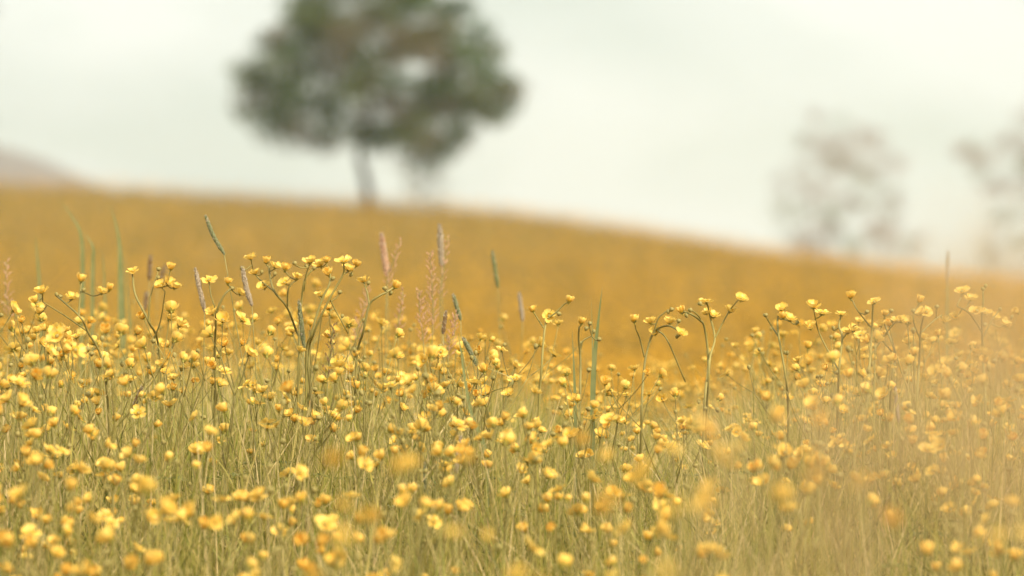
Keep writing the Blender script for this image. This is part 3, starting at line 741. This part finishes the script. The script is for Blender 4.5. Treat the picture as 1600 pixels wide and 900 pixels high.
n_ind = 0; rr = random.Random(77)
tries = 0
while n_ind < 266 and tries < 20000:
    tries += 1
    y = 3.7 + (6.9 - 3.7) * rr.random() ** .85; half = .1333 * y + .02
    x = rr.uniform(-half, half); H = try_place(y, x, rr)
    if H is None: continue
    px, py = pix((x, y, gz(x, y) + H))
    if py > 900: continue
    kv = rr.randrange(len(VAR)); P, me, lab, grp = VAR[kv]; ref = neighbour(x, y)
    if ref: lab = '%s-flowered buttercup with %s bud%s beside the %s' % (NW[COMBO[kv][0]], NW[COMBO[kv][1]], '' if COMBO[kv][1] == 1 else 's', ref)
    s = H / .5
    M = Matrix.Translation((x, y, gz(x, y) - .008)) @ Matrix.Rotation(rr.uniform(0, 6.28), 4, 'Z') @ Matrix.Diagonal((.5 + .5 * s, .5 + .5 * s, s, 1))
    link_plant(P, me, M, lab, grp, fine=(4.6 < y < 6.3), rr=rr); n_ind += 1
print('buttercups placed', n_ind, tries)

# a few tall ones lower down the slope
tall_tpl = [grow(.95, f, b, 300 + f, spread=.8, lean=.03) for f, b in ((7, 2), (9, 1))]
tall_me = [P.stem.mesh('stem', [M_STEM]) for P in tall_tpl]
for k, (tx, ty, dd) in enumerate([(830, 700, 3.1), (960, 640, 3.25), (1030, 740, 2.95), (1130, 650, 3.3), (1240, 760, 2.9), (1330, 660, 3.15), (1450, 720, 3.0), (1560, 780, 2.9), (700, 800, 3.0), (560, 780, 3.2), (420, 700, 3.35), (1010, 830, 2.8)]):
    q = at(tx, ty, dd); z = gz(q.x, dd); P = tall_tpl[k % 2]; sc_ = (q.z - z) / .95
    link_plant(P, tall_me[k % 2], Matrix.Translation((q.x, dd, z - .008)) @ Matrix.Rotation(rr.uniform(0, 6.28), 4, 'Z') @ Matrix.Scale(sc_, 4),
               'extra tall %s-flowered buttercup towering over the grass of the lower slope' % ('seven', 'nine')[k % 2], 'extra tall buttercups lower on the slope', fine=False, rr=rr)

# more of them to both sides and over the brow, too many to count
WG = [whole_geo(v[0]) for v in VAR]
WG_np = []
for g_ in WG:
    tri = []; tm = []
    for f, m in zip(g_.F, g_.M):
        for k in range(1, len(f) - 1): tri.append((f[0], f[k], f[k + 1])); tm.append(m)
    WG_np.append((np.array(g_.V), np.array(tri), np.array(tm)))
Vs = []; Fs = []; Ms = []; nb = 0; cnt = 0
def put(x, y, H, k, a):
    global nb, cnt
    v, f, m = WG_np[k]; s = H / .5; c, sn = math.cos(a), math.sin(a); q = .5 + .5 * s
    o = np.stack([(v[:, 0] * c - v[:, 1] * sn) * q + x, (v[:, 0] * sn + v[:, 1] * c) * q + y, v[:, 2] * s + gz(x, y) - .008], 1)
    Vs.append(o); Fs.append(f + nb); Ms.append(m); nb += len(v); cnt += 1
rr = random.Random(5)
for _ in range(4000):                    # beyond the sides of the view, and sparse ones close by
    y = rr.uniform(2.5, 6.9); half = .1333 * y + .02
    x = rr.choice([-1, 1]) * rr.uniform(half, half + .55 + .06 * y)
    H = try_place(y, x, rr, mind=.075)
    if H and cnt < 330: put(x, y, H, rr.randrange(14), rr.uniform(0, 6.28))
cnt = 0
for _ in range(4000):                    # over the brow behind
    y = 6.9 + 5 * rr.random() ** 1.6; half = .1333 * y + .5; x = rr.uniform(-half, half)
    H = rr.uniform(.36, .52)
    px, py = pix((x, y, gz(x, y) + H))
    if py < top_py(px) - 5: continue
    if cnt < 330: put(x, y, H, rr.randrange(14), rr.uniform(0, 6.28))
obj('buttercups', mesh_np('buttercups', np.concatenate(Vs), np.concatenate(Fs), WHOLE_MATS, mi=np.concatenate(Ms), smooth=True),
    kind='stuff', label='countless more yellow buttercups crowding behind and around the nearer ones', category='flowers')

# ------------------------------------------------------------------ grass of the near meadow
def blades_np(x, y, H, lean, width, tint, levels=4):
    n = len(x); z = ground_z(x, y) - .01; az = rng.uniform(0, 2 * np.pi, n); fa = rng.uniform(0, np.pi, n)
    V = np.zeros((n, 2 * levels + 1, 3)); C = np.zeros((n, 2 * levels + 1, 3))
    for k in range(levels + 1):
        f = k / levels; r = lean * H * f ** 1.8
        cx = x + np.cos(az) * r; cyy = y + np.sin(az) * r; cz = z + H * (f - .25 * lean * f ** 3)
        ww = width * (1 - f ** 1.6) * (.75 + .5 * f)
        if k < levels:
            V[:, 2 * k] = np.stack([cx - np.cos(fa) * ww, cyy - np.sin(fa) * ww, cz], 1); V[:, 2 * k + 1] = np.stack([cx + np.cos(fa) * ww, cyy + np.sin(fa) * ww, cz], 1)
            C[:, 2 * k] = C[:, 2 * k + 1] = tint
        else: V[:, 2 * k] = np.stack([cx, cyy, cz], 1); C[:, 2 * k] = tint
    base = np.arange(n)[:, None, None] * (2 * levels + 1)
    T = []
    for k in range(levels - 1):
        a = 2 * k; T += [(a, a + 1, a + 3), (a, a + 3, a + 2)]
    a = 2 * (levels - 1); T.append((a, a + 1, a + 2))
    F = (base + np.array(T)[None]).reshape(-1, 3)
    return V.reshape(-1, 3), F, C.reshape(-1, 3)

def tints(n, wts):
    pal = np.array([(.31, .31, .06), (.47, .41, .10), (.64, .51, .18), (.82, .64, .33), (.15, .17, .035)])
    k = rng.choice(len(pal), n, p=wts); return pal[k] * rng.uniform(.8, 1.2, (n, 1))

n = 110000
yy = 1.3 + (9.5 - 1.3) * rng.random(n) ** .85; xx = rng.uniform(-1, 1, n) * (.16 * yy + .45)
yy = np.where(rng.random(n) < .15, yy, yy)
Hh = rng.gamma(9, .044, n).clip(.16, .56)
# keep tops under the profile of the flowers
pxs = 800 + FPX * xx / yy
tall = rng.random(n) < .06
Hh = np.where(tall, rng.uniform(.42, .60, n), Hh)
cap_py = np.interp(pxs, TOPX, TOPY) + np.where(tall, 14, 55) + rng.exponential(40, n)
cap_z = CAM.z + (500 - cap_py) / FPX * yy
Hm = cap_z - ground_z(xx, yy); Hh = np.minimum(Hh, Hm); ok = Hh > .12
xx, yy, Hh, tall = xx[ok], yy[ok], Hh[ok], tall[ok]; n = len(xx)
patch = .5 + .5 * np.sin(xx * 7 + 1.3) * np.cos(yy * 5)
tin = np.where((rng.random(n) < .25 + .35 * patch)[:, None], tints(n, [.36, .23, .12, .08, .21]), tints(n, [.14, .24, .30, .26, .06]))
tin = np.where(tall[:, None], tints(n, [.1, .2, .3, .38, .02]), tin)
V, F, C = blades_np(xx, yy, Hh, np.where(tall, .5, 1) * rng.gamma(2, .2, n).clip(0, 1.1), np.where(tall, .0008, rng.uniform(.0007, .0026, n)), tin)
obj('meadow_grass', mesh_np('meadow_grass', V, F, [M_GRASS], C), kind='stuff',
    label='thick green and straw-coloured grass growing between the buttercups', category='grass')

# ------------------------------------------------------------------ the far meadow up to the crest
def far_pts(n, ymin, ymax, power, wide):
    s = rng.random(n); y = ymin * (ymax / ymin) ** (s ** power); x = rng.uniform(-1, 1, n) * (wide * y + 1); return x, y
n = 185000
x, y = far_pts(n, 9.5, 125, .6, .30)
H = rng.uniform(.25, .5, n)
V, F, C = blades_np(x, y, H, rng.uniform(.1, .6, n), .0012 + .00012 * y, tints(n, [.22, .40, .26, .07, .05]) * np.array([.56, .47, .36]), levels=2)
obj('hillside_grass', mesh_np('hillside_grass', V, F, [M_FAR], C), kind='stuff',
    label='distant blurred meadow grass covering the yellow hillside', category='grass')
n = 84000
x, y = far_pts(n, 9.5, 125, .55, .30)
z = ground_z(x, y) + rng.uniform(.3, .55, n); r = rng.uniform(.010, .017, n) * (1 + y / 150)
tilt = rng.normal(0, .45, (n, 2)); ax = np.stack([tilt[:, 0], tilt[:, 1] - .1, np.ones(n)], 1); ax /= np.linalg.norm(ax, axis=1)[:, None]
u = np.cross(ax, np.array([0.3, 1, .2])); u /= np.linalg.norm(u, axis=1)[:, None]; v = np.cross(ax, u)
V = np.zeros((n, 6, 3)); V[:, 0] = np.stack([x, y, z], 1)
for k in range(5):
    a = k * 2 * np.pi / 5; V[:, k + 1] = V[:, 0] + (u * math.cos(a) + v * math.sin(a)) * r[:, None] + ax * r[:, None] * .9
F = (np.arange(n)[:, None, None] * 6 + np.array([(0, k + 1, (k + 1) % 5 + 1) for k in range(5)])[None]).reshape(-1, 3)
C = np.repeat(np.array([.84, .46, .035])[None] * rng.uniform(.85, 1.05, (n, 1)), 6, 0)
obj('hillside_buttercups', mesh_np('hillside_buttercups', V.reshape(-1, 3), F, [M_FAR], C), kind='stuff',
    label='distant mass of yellow buttercups colouring the whole hillside', category='flowers')

# ------------------------------------------------------------------ haze in the air
hz = bpy.data.materials.new('haze air'); hz.use_nodes = True; t = hz.node_tree; t.nodes.clear()
ho = N('ShaderNodeOutputMaterial', t); pv = N('ShaderNodeVolumePrincipled', t)
pv.inputs['Color'].default_value = (0.87, 0.95, 0.95, 1); pv.inputs['Density'].default_value = 0.0007; pv.inputs['Anisotropy'].default_value = 0.3
t.links.new(pv.outputs[0], ho.inputs['Volume'])
x0, x1, y0, y1, z0, z1_ = -1500, 1500, -300, 1300, -9.5, 62
V = [(x, y, z) for z in (z0, z1_) for y in (y0, y1) for x in (x0, x1)]
obj('haze', mesh_from('haze', V, [(0, 2, 3, 1), (4, 5, 7, 6), (0, 1, 5, 4), (2, 6, 7, 3), (0, 4, 6, 2), (1, 3, 7, 5)], [hz], smooth=False), kind='stuff')
